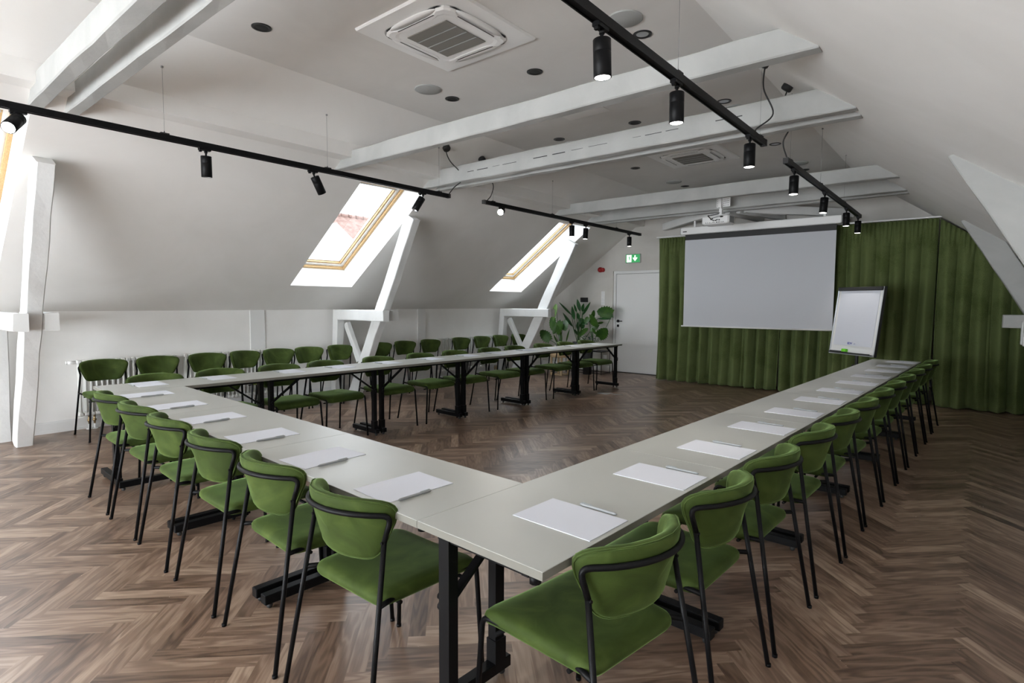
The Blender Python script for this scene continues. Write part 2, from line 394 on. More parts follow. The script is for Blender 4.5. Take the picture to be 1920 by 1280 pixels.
# ------------------------------------------------------------------ timber
def timber(name,p,q,w,h,label,cat,up=(0,0,1),jit=.004,group=None,seg=.22,parent=None,m='beam',ch=.008):
    p=Vector(p);q=Vector(q); L=(q-p).length; t=(q-p)/L; u=Vector(up); u=(u-t*u.dot(t)).normalized(); a=t.cross(u)
    n=max(2,int(L/seg)); rs=[]; rnd=random.Random(hash((round(p.x,2),round(p.y,2),round(p.z,2)))&0xffff)
    cor=[(-1,-1),(1,-1),(1,1),(-1,1)]
    off=[[0,0] for _ in cor]
    for i in range(n+1):
        c=p+t*L*i/n; ring=[]
        for k,(sx,sz) in enumerate(cor):
            off[k]=[off[k][0]*.6+rnd.uniform(-jit,jit),off[k][1]*.6+rnd.uniform(-jit,jit)]
            # chamfered corner = two points
            for ux,uz in (((sx,sz*(1-2*ch/h)),(sx*(1-2*ch/w),sz)) if k in (0,2) else ((sx*(1-2*ch/w),sz),(sx,sz*(1-2*ch/h)))):
                ring.append(c+a*(ux*w/2+off[k][0])+u*(uz*h/2+off[k][1]))
        rs.append(ring)
    b=MB(); b.loft(rs,True,True,False); o=b.build(name,m,parent)
    # keep the object's origin at the timber's lower end
    for v in o.data.vertices: v.co-=p
    o.location=p
    if not parent: tag(o,label,cat,group)
    return o
ZB=2.86
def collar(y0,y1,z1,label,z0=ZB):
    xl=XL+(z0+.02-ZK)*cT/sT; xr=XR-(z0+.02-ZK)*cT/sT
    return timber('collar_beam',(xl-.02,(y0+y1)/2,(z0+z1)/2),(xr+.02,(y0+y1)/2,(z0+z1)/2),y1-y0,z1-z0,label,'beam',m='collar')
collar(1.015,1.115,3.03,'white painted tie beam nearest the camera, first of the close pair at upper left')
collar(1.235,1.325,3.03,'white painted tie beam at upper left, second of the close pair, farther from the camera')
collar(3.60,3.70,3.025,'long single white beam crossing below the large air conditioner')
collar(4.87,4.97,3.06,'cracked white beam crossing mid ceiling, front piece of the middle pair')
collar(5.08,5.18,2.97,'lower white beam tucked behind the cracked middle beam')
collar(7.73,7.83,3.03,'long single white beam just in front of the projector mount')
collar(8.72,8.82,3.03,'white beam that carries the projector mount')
collar(8.97,9.07,2.97,'rear white beam behind the projector, above the screen')
# crack drawn on the middle beam: a thin dark groove piece
b=MB()
rnd=random.Random(3)
x=-4.7
while x<-1.3:
    l=rnd.uniform(.06,.22)
    if rnd.random()<.72: b.box(x,x+l,4.8645,4.8705,2.955+ (x+4.7)*.004+rnd.uniform(-.003,.003),2.959+(x+4.7)*.004)
    x+=l+rnd.uniform(.01,.09)
cr=b.build('crack','dark')
for o in COL.objects:
    if o.get('label','').startswith('cracked white beam'): cr.parent=o; cr.matrix_parent_inverse=Matrix.Translation(-Vector(o.location))
# purlin along the left slope
b=MB(); b.prism([(-5.17,2.95),(-5.17,3.10),(-5.30,3.10),(-5.42,2.95)],YB+.02,YF-.02)
tag(b.build('purlin_beam','plaster'),'long plastered purlin running along the left roof slope','beam')
# struts, tie arms and wall posts of the roof trusses
NAMES=['nearest','middle','farthest']
for k,yc in enumerate((1.165,5.025,8.885)):
    nm=['at the far left','between the two skylights','beside the tall plants'][k]
    timber('roof_strut',(-7.23,yc,0),(-5.86,yc,2.56),.115 if k else .13,.20,'leaning white timber strut '+nm,'strut',up=(-1,0,.5),jit=.007)
    for sgn,lab in ((-1,'front'),(1,'rear')):
        yy=yc+sgn*.115
        timber('tie_arm',(XL+.22 if sgn<0 else XL+.22,yy,1.235),(-6.30 if sgn<0 else -6.38,yy,1.235),.105,.155,'short white timber arm, %s one, on the leaning strut %s'%(lab,nm),'beam',jit=.004)
    timber('wall_post',(XL+.10,yc-.10,0),(XL+.20,yc-.10,1.31),.13,.12,'white timber post on the low wall behind the strut '+nm,'post',up=(1,0,0))
    if k: timber('brace',(XL+.25,yc,1.10),(-7.08,yc,.55),.07,.10,'short white diagonal brace under the tie arms '+nm,'brace',up=(1,0,0))
for k,yc in enumerate((5.03,8.885)):
    nm=['nearer','farther'][k]
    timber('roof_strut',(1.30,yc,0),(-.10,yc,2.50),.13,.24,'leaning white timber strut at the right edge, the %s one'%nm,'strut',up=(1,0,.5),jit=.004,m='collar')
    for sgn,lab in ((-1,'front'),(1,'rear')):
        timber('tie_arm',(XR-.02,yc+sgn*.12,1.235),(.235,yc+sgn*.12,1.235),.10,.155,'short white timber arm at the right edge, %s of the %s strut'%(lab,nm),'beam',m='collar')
# wind braces between the rear beam and the far wall
fan=[((-4.72,10.36,2.90),(-3.20,9.12,2.92),.12,'left wind brace above the screen, longest'),
     ((-3.95,10.36,2.86),(-3.30,9.12,2.90),.07,'thin wind brace just left of the projector'),
     ((-2.95,10.36,2.90),(-3.12,9.12,2.90),.08,'short wind brace right behind the projector'),
     ((-2.60,10.36,2.90),(-2.95,9.12,2.90),.07,'short wind brace right of the projector'),
     ((-1.60,10.36,2.86),(-2.85,9.12,2.90),.09,'right wind brace above the screen')]
for p,q,w,l in fan: timber('wind_brace',p,q,w,.13,'white timber '+l,'brace')

# ------------------------------------------------------------------ ceiling fittings
def cassette(x,y,label):
    t=thing('air_conditioner',label,'air conditioner',(x,y,ZC),0)
    def rr(hw,r,z,n=6):
        pts=[]
        for cx,cy,a0 in ((1,1,0),(-1,1,90),(-1,-1,180),(1,-1,270)):
            for k in range(n+1):
                a=R(a0+90*k/n); pts.append((cx*(hw-r)+r*math.cos(a),cy*(hw-r)+r*math.sin(a),z))
        return pts
    b=MB(); b.loft([rr(.475,.006,0),rr(.475,.006,-.008),rr(.468,.006,-.02),rr(.36,.13,-.028)],True,False,False)
    b.loft([rr(.36,.13,-.028),rr(.352,.13,-.012),rr(.1,.05,-.012)],False,True,False); b.build('panel','plastic',t)
    b=MB() # central raised body with waisted sides
    def waist(hw,z,dip=.028,n=14):
        pts=[]
        for side in range(4):
            a=R(90*side)
            for k in range(n):
                u=-1+2*k/n; r=.11
                # rounded corner handled by superellipse
                d=hw-dip*(1-min(1,(abs(u)/.72)**6))
                X,Y=d,u*hw
                if abs(u)>.70:
                    f=(abs(u)-.70)/.30; X=hw-(.11)*(1-math.sqrt(max(0,1-f*f*.5)))*1.0; Y=math.copysign(hw*(.70+.30*f*.86),u)
                pts.append((X*math.cos(a)-Y*math.sin(a),X*math.sin(a)+Y*math.cos(a),z))
        return pts
    b.loft([waist(.335,-.014),waist(.338,-.036),waist(.325,-.046),rr_pts(waist(.29,-.048,.02)),waist(.27,-.044,.005)],False,True,False)
    b.build('body','plastic',t)
    for a in range(4): # swing flaps on the four outlets
        c,s=math.cos(R(90*a)),math.sin(R(90*a)); b=MB(); rs=[]
        for k in range(13):
            u=-1+2*k/12; yy=u*.235; w=.030*(1-abs(u)**4)+.004
            row=[]
            for (dx,dz) in ((-w,-.026),(-w,-.034),(w,-.032),(w,-.026)):
                X=.338+dx; row.append((X*c-yy*s,X*s+yy*c,dz-.006))
            rs.append(row)
        b.loft(rs,True,True,True); b.build('air_flap','plastic',t)
        b=MB()
        for u in (-1,1):
            rs=[]
            for (X,Y) in ((.30,.235),(.352,.20),(.352,.265),(.33,.29)):
                rs.append((X*c-u*Y*s,X*s+u*Y*c,-.0295))
            b.add(rs,[(0,1,2,3)])
        X0_,X1_=.300,.309
        b.add([(X*c-Y*s,X*s+Y*c,-.0478) for X,Y in ((X0_,-.19),(X1_,-.19),(X1_,.19),(X0_,.19))],[(0,1,2,3)])
        b.build('outlet_slot','dark',t)
    b=MB(); b.box(-.205,.205,-.205,.205,-.052,-.046); b.build('filter_grille','grille',t)
    b=MB()
    for k in range(1,4): b.box(-.205,.205,-.205+k*.1025-.004,-.205+k*.1025+.004,-.055,-.052)
    b.build('grille_bar','grey',t)
    return t
def rr_pts(x): return x
cassette(-3.155,3.045,'large square white ceiling air conditioner near the top centre')
cassette(-3.08,7.58,'smaller looking square white ceiling air conditioner, far one above the middle beams')
DL=[(-4.15,2.13),(-4.10,4.03),(-3.07,4.02),(-2.03,3.98),(-4.06,5.82),(-3.04,5.82),(-2.04,5.77),(-4.02,7.74),(-2.06,7.68),(-3.96,9.44),(-2.1,9.40),(-2.03,2.10)]
DLL=['at upper left, nearest to the white beam pair','beside the nearer left grey speaker disc','in front of the large air conditioner','behind the right light track near the top speaker disc','left of the three behind the long near beam','middle of the three behind the long near beam','right one behind the long near beam, beside the track','in front of the far air conditioner, left side','right of the far air conditioner, near the black cable','above the projector beam, left','above the far right track','hidden above the near right track']
for k,(x,y) in enumerate(DL):
    t=thing('recessed_downlight','round black recessed ceiling downlight '+DLL[k],'downlight',(x,y,ZC),0,'recessed ceiling downlights')
    b=MB(); b.lathe([(.070,0),(.070,-.004),(.064,-.006),(.048,-.004),(.045,-.001)],n=28); b.build('trim_ring','blacks',t)
    b=MB(); b.lathe([(.046,-.0015),(.030,-.0025),(.012,-.0035),(.001,-.0035)],n=20); b.build('reflector','alu' if k in (3,6,8) else 'dark',t)
SD=[(-4.10,3.71),(-2.02,3.69),(-4.03,6.09),(-2.02,6.05),(-3.97,9.0),(-2.07,8.92)]
SDL=['nearer left one, front of the large air conditioner','at the top behind the right light track','left one half hidden by the cracked beam','right one beside the near track end','far left one above the projector','far right one behind the far track']
for k,(x,y) in enumerate(SD):
    b=MB(); b.lathe([(.125,0),(.125,-.006),(.118,-.010),(.001,-.010)],n=40); b.cyl((0,0,-.0115),.004,.0015,8)
    o=b.build('ceiling_speaker','disc',loc=(x,y,ZC)); tag(o,'round grey flush ceiling speaker, '+SDL[k],'speaker','ceiling speakers')
b=MB(); b.bbox(-.25,.25,-.25,.25,-.006,0,.002); tag(b.build('access_hatch','plaster',loc=(-3.3,5.05,ZC)),'square plastered access hatch in the ceiling behind the long near beam','hatch')
b=MB(); b.lathe([(.055,0),(.055,-.02),(.045,-.035),(.02,-.045),(.001,-.045)],n=24); tag(b.build('smoke_detector','plastic',loc=(-3.28,6.80,ZC)),'small white domed smoke detector beside the far air conditioner','smoke detector')

# ------------------------------------------------------------------ light tracks
def canopy(name,p,nrm,label,path):
    t=thing(name,label,'cable outlet',p)
    b=MB(); b.lathe([(.045,0),(.045,.035),(.038,.045),(.001,.045)],n=20,axis=nrm,caps=(True,False)); b.build('canopy','dark',t)
    pts=[Vector(q)-Vector(p) for q in path]; cur=[]
    for i in range(len(pts)-1):
        p0=pts[max(i-1,0)];p1=pts[i];p2=pts[i+1];p3=pts[min(i+2,len(pts)-1)]
        for k in range(8):
            u=k/8; cur.append(.5*((2*p1)+(p2-p0)*u+(2*p0-5*p1+4*p2-p3)*u*u+(3*p1-p0-3*p2+p3)*u**3))
    cur.append(pts[-1]); b=MB(); b.tube(cur,.006,8); b.build('cable','dark',t)
def track(x,y0,y1,z,label,wires,topf):
    t=thing('light_track',label,'light track',(x,y0,z)); L=y1-y0; w=.021
    b=MB(); b.box(-w,w,0,L,.002,.042); b.box(-w,-w+.008,0,L,-.004,.002); b.box(w-.008,w,0,L,-.004,.002); b.build('rail','black',t)
    b=MB(); b.box(-w-.002,w+.002,-.03,.0,-.005,.043); b.box(-w-.002,w+.002,L,L+.03,-.005,.043); b.build('end_cap','dark',t)
    for wy in wires:
        b=MB(); zt=topf(x)-z; b.tube([(0,wy-y0,.045),(0,wy-y0,zt)],.0013,5); b.cyl((0,wy-y0,zt-.012),.009,.012,10); b.build('suspension_wire','steelw',t)
        b=MB(); b.box(-.02,.02,wy-y0-.03,wy-y0+.03,.042,.052); b.cyl((0,wy-y0,.05),.006,.02,8,r2=.002); b.build('wire_clip','dark',t)
    return t
XTL,XTR,ZT=-4.965,-1.375,2.68
track(XTL,-.6,4.80,ZT,'long black suspended light track on the left, nearer one',[1.745,3.18,4.66],slopeL)
track(XTL,5.46,9.78,ZT+.02,'black suspended light track on the left, farther one',[5.62,6.96,8.9],slopeL)
track(XTR,-1.,4.79,ZT,'thick looking black suspended light track at the top right, nearer one',[3.14,4.70],slopeR)
track(XTR,5.50,9.52,ZT-.005,'black suspended light track on the right, farther one ending at the curtain',[5.62,6.9,8.29],slopeR)
for (x,y,lab,pth) in ((-4.94,4.75,'left one by the long near beam',[(-4.94,4.75,slopeL(-4.94)-.05),(-4.92,4.80,3.1),(-4.82,4.92,2.92),(-4.92,4.86,2.80),(XTL,4.81,ZT+.03)]),
                      (-4.95,5.38,'left one above the cracked beam',[(-4.95,5.38,slopeL(-4.95)-.05),(-4.97,5.42,3.1),(-4.88,5.52,2.95),(-4.93,5.55,2.82),(XTL,5.50,ZT+.06)])):
    canopy('cable_canopy',(x,y,slopeL(x)),(sT,0,-cT),'small black cable canopy on the roof slope, '+lab,pth)
canopy('cable_canopy',(-1.33,5.30,slopeR(-1.33)),(-sT,0,-cT),'small black cable canopy at the upper right of the photo',[(-1.34,5.30,slopeR(-1.33)-.04),(-1.38,5.33,3.1),(-1.31,5.40,3.0),(-1.40,5.47,2.86),(XTR,5.52,ZT+.04)])
b_top=slopeR(-1.36)
canopy('cable_canopy',(-1.36,4.72,b_top),(-sT,0,-cT),'black cable canopy hidden above the long near beam with a cable to the right track',[(-1.36,4.72,b_top-.04),(-1.37,4.74,3.1),(-1.30,4.76,2.9),(-1.40,4.68,2.78),(XTR,4.66,ZT+.04)])
def spot(x,y,z,aim,label,lit,power=12):
    # aim = unit direction of the beam
    t=thing('track_spotlight',label,'spotlight',(x,y,z),0,'black track spotlights')
    b=MB(); b.box(-.018,.018,-.055,.035,-.022,.0); b.cyl((0,.0,-.04),.013,.02,12); b.box(-.010,.010,-.052,-.035,-.036,-.022); b.build('adapter','black',t)
    a=Vector(aim).normalized(); piv=Vector((0,0,-.045))
    b=MB(); b.tube([(0,0,-.035),piv,piv+a*.03],.008,10); b.build('swivel','black',t)
    c=piv+a*.018; b=MB()
    prof=[(.001,0),(.038,0),(.041,.003),(.041,.055),(.0405,.056),(.0405,.058),(.041,.059),(.041,.168),(.038,.170),(.036,.168),(.034,.15)]
    b.lathe(prof,c,n=28,axis=a); b.build('lamp_body','black',t)
    b=MB(); b.lathe([(.0355,.168),(.030,.150),(.022,.144),(.001,.142)],c,n=24,axis=a); b.build('lamp_lens',{0:'alu',1:'lamp',2:'glow'}[lit],t)
    if lit:
        l=bpy.data.lights.new('spot_beam','SPOT'); l.energy=power; l.spot_size=R(62); l.spot_blend=.6; l.shadow_soft_size=.03; l.color=(1,.95,.88)
        o=bpy.data.objects.new('spot_beam',l); COL.objects.link(o); o.parent=t; o.location=c+a*.175
        o.rotation_euler=a.to_track_quat('-Z','Y').to_euler()
DN=(0,0,-1)
toCam=(Vector((0,0,H))-Vector((XTL,.86,2.6))).normalized()
spot(XTL,.88,ZT,(.62,-.42,-.55),'glowing black track spotlight at the far left edge, aimed toward the camera',2)
spot(XTL,2.05,ZT,(-.10,.05,-1),'unlit black spotlight hanging straight down, first right of the glowing left one',0)
spot(XTL,3.03,ZT,(-.10,.50,-.8),'unlit black spotlight tilted to the right, second from the glowing left one',0)
spot(XTL,4.41,ZT,(-.25,-.45,-.85),'unlit black spotlight above the nearer skylight corner, tilted left',0)
spot(XTL,5.81,ZT+.02,(.48,-.75,-.25),'small glowing spotlight on the far left track aimed toward the camera',2)
spot(XTL,7.49,ZT+.02,(0,0,-1),'black spotlight left of the pair above the far skylight',1)
spot(XTL,7.90,ZT+.02,(-.05,-.02,-1),'black spotlight right of the pair above the far skylight',1)
spot(XTL,9.38,ZT+.02,(0,0,-1),'black spotlight last on the far left track above the exit sign',1,4)
spot(XTR,2.30,ZT,(.02,.03,-1),'largest looking black spotlight at the top of the near right track',1)
spot(XTR,3.13,ZT,(0,.02,-1),'black spotlight over the right end of the long near beam',1)
spot(XTR,4.46,ZT,(0,0,-1),'black spotlight at the end of the near right track',1)
spot(XTR,5.79,ZT-.005,(0,-.05,-1),'first black spotlight of the far right track',1)
spot(XTR,7.15,ZT-.005,(-.06,-.05,-1),'second black spotlight of the far right track',1)
spot(XTR,8.50,ZT-.005,(0,0,-1),'third black spotlight of the far right track',1)
spot(XTR,9.42,ZT-.005,(0,0,-1),'last black spotlight of the far right track in front of the curtain',1)

# ------------------------------------------------------------------ tables
YT=-.04488; C0=(-.819,1.119); Lt,W=1.2058,.504
cu,su=math.cos(YT),math.sin(YT)
def UV(u,v): return (C0[0]-u*cu-v*su, C0[1]-u*su+v*cu)
def table_proto():
    t=thing('folding_table','','table'); hx=Lt/2-.001
    b=MB(); b.bbox(-hx,hx,0,W,.7155,.74,.0012); top=b.build('tabletop','table',t)
    b=MB()
    for (xa,xb,ya,yb) in ((-hx-.0005,hx+.0005,-.0006,.0004),(-hx-.0005,hx+.0005,W-.0004,W+.0006)): b.box(xa,xb,ya,yb,.7165,.739)
    b.box(-hx-.0005,-hx+.0005,0,W,.7165,.739); b.box(hx-.0005,hx+.0005,0,W,.7165,.739); b.build('edge_band','tedge',top)
    b=MB()
    for y in (.085,W-.085): b.box(-hx+.03,hx-.03,y-.012,y+.012,.69,.715)
    for x in (-hx+.045,hx-.045): b.box(x-.012,x+.012,.06,W-.06,.69,.715)
    for x in (-hx+.02,hx-.02): b.cyl((x,.04,.692),.016,.022,10)
    b.build('under_frame','black',t)
    for s in (-1,1):
        x=s*(hx-.045)
        b=MB(); b.box(x-.019,x+.019,W-.118,W-.072,.045,.70); b.box(x-.024,x+.024,W-.122,W-.066,.045,.16)
        b.bar((x,W-.095,.49),(x-s*.29,W-.095,.703),.012,.030,up=(0,1,0)); b.cyl((x-.0,W-.075,.50),.011,.022,10,'Y')
        b.cyl((x-s*.0,W-.069,.47),.014,.012,10,'Y')
        b.build('leg_post','black',t)
        b=MB(); b.bbox(x-.0235,x+.0235,.02,W-.035,.028,.073,.003); ft=b.build('foot_bar','black',t)
        for yy in (.05,W-.065):
            b=MB(); b.sphere((x,yy,.0145),.0145,10,6); b.cyl((x,yy,.02),.009,.012,8); b.build('foot_glide','dark',ft)
    return t
tp=table_proto(); first=[True]
def place(proto,first,label,loc,rz,group):
    if first[0]:
        first[0]=False; proto.location=loc; proto.rotation_euler=(0,0,rz); proto['label']=label; proto['group']=group; return proto
    return dup(proto,label,loc,rz,group)
GT='grey topped folding tables of the U shape'
for k in range(3):
    x,y=UV(W+Lt*(k+.5),0); place(tp,first,'greige folding table in the short near side of the U, %s from the near corner'%ORD[k],(x,y,0),YT,GT)
for k in range(6):
    x,y=UV(0,Lt*(k+.5)); place(tp,first,'greige folding table in the right arm of the U, %s from the near corner'%ORD[k],(x,y,0),YT+PI/2,GT)
UL=3*Lt+2*W+.003
for k in range(6):
    x,y=UV(UL,Lt*(k+.5)); place(tp,first,'greige folding table in the left arm of the U, %s from its near end'%ORD[k],(x,y,0),YT-PI/2,GT)

# ------------------------------------------------------------------ chairs
def rpoly(pts,rad,n=6):
    out=[]; m=len(pts)
    for i in range(m):
        p=Vector((*pts[i],0)); a=Vector((*pts[i-1],0)); c=Vector((*pts[(i+1)%m],0)); r=rad[i] if isinstance(rad,(list,tuple)) else rad
        d1=(a-p).normalized(); d2=(c-p).normalized(); ang=d1.angle(d2); tl=r/math.tan(ang/2)
        s=p+d1*tl; e=p+d2*tl
        for k in range(n+1):
            u=k/n; q=s*(1-u)**2+p*2*u*(1-u)+e*u*u; out.append((q.x,q.y))
        # straight subdivision towards the next corner
        nx=pts[(i+1)%m]; rn=rad[(i+1)%m] if isinstance(rad,(list,tuple)) else rad
        p2=Vector((*nx,0)); b2=Vector((*pts[(i+2)%m],0)); ang2=(p-p2).normalized().angle((b2-p2).normalized()); s2=p2+(p-p2).normalized()*(rn/math.tan(ang2/2))
        for k in range(1,5):
            u=k/5; q=e*(1-u)+s2*u; out.append((q.x,q.y))
    return out
def catmull(pts,n=6):
    pts=[Vector(p) for p in pts]; out=[]
    for i in range(len(pts)-1):
        p0=pts[max(i-1,0)];p1=pts[i];p2=pts[i+1];p3=pts[min(i+2,len(pts)-1)]
        for k in range(n):
            u=k/n; out.append(.5*((2*p1)+(p2-p0)*u+(2*p0-5*p1+4*p2-p3)*u*u+(3*p1-p0-3*p2+p3)*u**3))
    out.append(pts[-1]); return out
def roundpath(pts,r,n=6):
    P=[Vector(p) for p in pts]; out=[P[0]]
    for i in range(1,len(P)-1):
        d1=(P[i-1]-P[i]); d2=(P[i+1]-P[i]); rr=min(r,d1.length*.45,d2.length*.45)
        s=P[i]+d1.normalized()*rr; e=P[i]+d2.normalized()*rr
        for k in range(n+1):
            u=k/n; out.append(s*(1-u)**2+P[i]*2*u*(1-u)+e*u*u)
    out.append(P[-1]); return out
def chair_proto():
    t=thing('dining_chair','','chair')
    # seat
    ol=rpoly([(-.232,.272),(.232,.272),(.200,-.176),(-.200,-.176)],[.06,.06,.05,.05],5)
    def roll(y): 
        u=max(0,(y-.17)/.115); return -.030*u*u
    def dish(x,y): return -.006*(1-(x/.22)**2)
    b=MB(); rs=[]
    cx,cy=0,.06
    for q,z in ((.0,.475),(.35,.475),(.6,.475),(.8,.474),(.92,.470),(.98,.462),(1.0,.450),(1.0,.436),(.97,.424),(.90,.420),(.5,.420),(.0,.420)):
        ring=[]
        for x,y in ol:
            X=cx+(x-cx)*max(q,.002);Y=cy+(y-cy)*max(q,.002); ring.append((X,Y,z+roll(Y)+(dish(X,Y) if z>.46 else 0)))
        rs.append(ring)
    b.loft(rs,True,True,True); seat=b.build('seat','velvet',t)
    # backrest: curved padded shell
    RX=.246
    def midy(s): return -.212+.150*(abs(s)/RX)**2.1
    ol=rpoly([(-.248,.770),(.248,.770),(.152,.568),(-.152,.568)],[.05,.05,.07,.07],6)
    ol=[(s,z+(.022*(1-(s/.248)**2) if z>.70 else 0)) for s,z in ol]
    def place3(s,z,off):
        e=.002; y=midy(s); dy=(midy(s+e)-midy(s-e))/(2*e)
        n=Vector((dy,-1,0)).normalized()   # outward (backwards)
        lean=-.035*(z-.66)/.13
        ss=s*(1-.06*(abs(s)/RX)**2)
        return Vector((ss,y+lean,z))+n*off
    b=MB(); rs=[]; cz=.66
    for q,o in ((.0,-.026),(.4,-.026),(.7,-.025),(.88,-.022),(.96,-.016),(1.,-.006),(1.,.006),(.975,.015),(.93,.020),(.8,.023),(.5,.024),(.0,.024)):
        rs.append([place3(s*max(q,.003),cz+(z-cz)*max(q,.003),o) for s,z in ol])
    b.loft(rs,True,True,True); back=b.build('backrest','velvet',t)
    b=MB(); pth=[place3(s*.985,cz+(z-cz)*.985,.0145) for s,z in ol]+[place3(ol[0][0]*.985,cz+(ol[0][1]-cz)*.985,.0145)]
    b.tube(pth,.0028,5,False); b.build('piping','velvet',back)
    # tubular frame
    r=.0092
    def band(s,z): 
        p=place3(s,z,.024+r*.8); return (p.x,p.y,p.z)
    for s in (-1,1):
        b=MB(); b.tube([(s*.250,-.270,.0),(s*.204,-.160,.648)],r,10); b.cyl((s*.2505,-.2705,.0),.0105,.012,10); b.build('leg','black',t)
    for s in (-1,1):
        b=MB(); pth=roundpath([(s*.250,.262,0),(s*.224,.252,.436),(s*.188,-.10,.436),(s*.219,-.193,.448)],.035,6)
        b.tube(pth,r,10); b.cyl((s*.250,.262,0),.0105,.012,10); b.build('leg','black',t)
    b=MB(); L_=[(-.204,-.160,.648),band(-.210,.732)]
    arc=[band(-.210+.420*k/24,.732+.012*(1-((k-12)/12)**2)) for k in range(1,24)]
    R_=[band(.210,.732),(.204,-.160,.648)]
    pth=roundpath(L_+arc[2:-2]+R_,.032,6)
    b.tube(pth,r,10)
    for s in (-1,1):
        b.cyl((s*.204,-.173,.645),.005,.006,8,'Y')
    b.build('back_frame','black',t)
    b=MB(); b.tube([(-.20,-.09,.414),(.20,-.09,.414)],.007,8); b.build('seat_bar','black',t)
    b=MB(); b.tube([(-.225,.19,.400),(.225,.19,.400)],.007,8); b.build('seat_bar','black',t)
    return t
cp=chair_proto(); firstc=[True]
def chair(tx,ty,rz,label,group): return place(cp,firstc,label,(tx,ty,0),rz,group)
rj=random.Random(5)
# right arm: y centres of the twelve chairs
GC='green velvet chairs around the tables'
ry=[1.455,2.05,2.63,3.25,3.84,4.44,5.05,5.62,6.22,6.85,7.45,8.05]
for k,y in enumerate(ry):
    # outer table edge at that y
    v=(y-C0[1])/cu; x=UV(0,v)[0]
    off=.075
    ang=YT+PI/2+R([-6,0,0,0,1,-1,0,1,0,-1,1,0][k])
    lab='green velvet chair on the right side, %s from the near corner of the tables'%ORD[k]
    if k==0: lab='green velvet chair right of the near table corner, largest in view'
    chair(x+ (-off),y,ang,lab,GC)
bu=[.838,1.41,2.02,2.65,3.24,3.84]
for k,u in enumerate(bu):
    x,y=UV(u,.115+[.0,0,0,.0,0,0][k])
    lab='green velvet chair on the near side of the tables, %s from the near corner'%ORD[k]
    if k==5: lab='green velvet chair at the left end of the near side of the tables'
    chair(x,y,YT+R([2.5,-1,0,-1,1,0][k]),lab,GC)
ly=[1.77,2.31,2.87,3.38,4.05,4.67,5.24,5.9,6.44,7.1,7.69,8.27]
for k,y in enumerate(ly):
    v=(y-C0[1]-.2)/cu; x=UV(UL,v)[0]
    chair(x+.10,y,YT-PI/2+R(rj.uniform(-2,2)),'green velvet chair behind the left arm of the tables, %s from its near end'%ORD[k],GC)
wy=[1.87,2.39,2.93,3.42,3.84,4.29,4.80,5.52,6.02,6.58,7.33,7.89,8.43,9.0]
wr=[0,0,0,14,0,0,3,0,0,0,0,0,0,0]
for k,y in enumerate(wy):
    chair(-7.10,y,-PI/2+R(wr[k]),'spare green velvet chair against the left wall, %s from the near end of the row'%ORD[k],'spare chairs along the left wall')

# papers and pens
def paper_pen(x,y,rz,lab,jr=0):
    t=thing('notepad','white paper pad '+lab,'paper',(x,y,.7403),rz+R(jr),'white paper pads on the tables')
    b=MB(); b.box(-.105,.105,-.1485,.1485,0,.0022); b.build('paper_block','paper',t)
    c,s=math.cos(rz+R(jr)),math.sin(rz+R(jr)); lx,ly=.117,-.02+rj.uniform(-.02,.02)
    p=thing('pen','grey pen beside the pad '+lab,'pen',(x+lx*c-ly*s,y+lx*s+ly*c,.7402),rz+R(jr+rj.uniform(-2,2)),'grey pens beside the paper pads')
    b=MB(); b.tube([(0,-.070,.0055),(0,-.062,.0055),(0,.05,.0055),(0,.066,.0055),(0,.072,.0055)],[.002,.0048,.0052,.0052,.003],8); b.build('barrel','pen',p)
    b=MB(); b.bar((0,.066,.0118),(0,.025,.0118),.003,.0012); b.build('clip','penclip',p)
for k,y in enumerate([1.46,2.06,2.62,3.24,3.84,4.45,5.05,5.66,6.27,6.89,7.49,8.08]):
    v=(y-C0[1])/cu; x0,y0=UV(.165,v); paper_pen(x0,y0,YT+PI/2,'on the right table arm, %s from the near corner'%ORD[k],rj.uniform(-1.5,1.5))
for k,u in enumerate([.80,1.38,1.98,2.62,3.22,3.86]):
    x0,y0=UV(u,.175); paper_pen(x0,y0,YT,'on the near table side, %s from the near corner'%ORD[k],[-1,3,-1,1,0,-1][k])
for k,y in enumerate([1.66,2.21,2.87,3.42,4.02,4.66,5.27,5.8,6.44,7.0,7.6,8.2]):
    v=(y-C0[1]-.2)/cu; x0,y0=UV(UL-.17,v); paper_pen(x0,y0,YT-PI/2,'on the left table arm, %s from its near end'%ORD[k],rj.uniform(-2,2))

# ------------------------------------------------------------------ radiators
def radiator(y0,y1,label,vy):
    t=thing('radiator',label,'radiator',(XL+.07,y0,0)); L=y1-y0; n=int(L/.05)
    b=MB()
    for k in range(n):
        y=(k+.5)*L/n
        for dx in (-.024,.024):
            b.tube([(dx,y,.17),(dx,y,.76)],.012,8,True)
        b.bbox(-.038,.038,y-.0225,y+.0225,.735,.775,.008); b.bbox(-.038,.038,y-.0225,y+.0225,.155,.195,.008)
    b.build('column_body','radiator',t)
    for yy in (.0+vy,): 
        b=MB(); b.tube([(0,yy,.16),(0,yy,.06)],.011,8); b.sphere((0,yy,.10),.02,8,5); b.tube([(0,yy+.05,.16),(0,yy+.05,.06)],.011,8); b.sphere((0,yy+.05,.10),.02,8,5); b.build('valve','brass',t)
        b=MB(); b.cyl((0,yy,0),.032,.008,16); b.cyl((0,yy+.05,0),.032,.008,16); b.tube([(0,yy,.0),(0,yy,.06)],.009,8); b.tube([(0,yy+.05,.0),(0,yy+.05,.06)],.009,8); b.build('floor_rosette','plastic',t)
    b=MB(); b.tube([(0,0,.752),(0,-.075,.752)],.018,12); b.tube([(0,-.075,.752),(0,-.085,.752)],.0185,12); b.build('end_valve','plastic',t)
radiator(1.70,2.68,'white column radiator behind the first spare chairs, nearer one',.10)
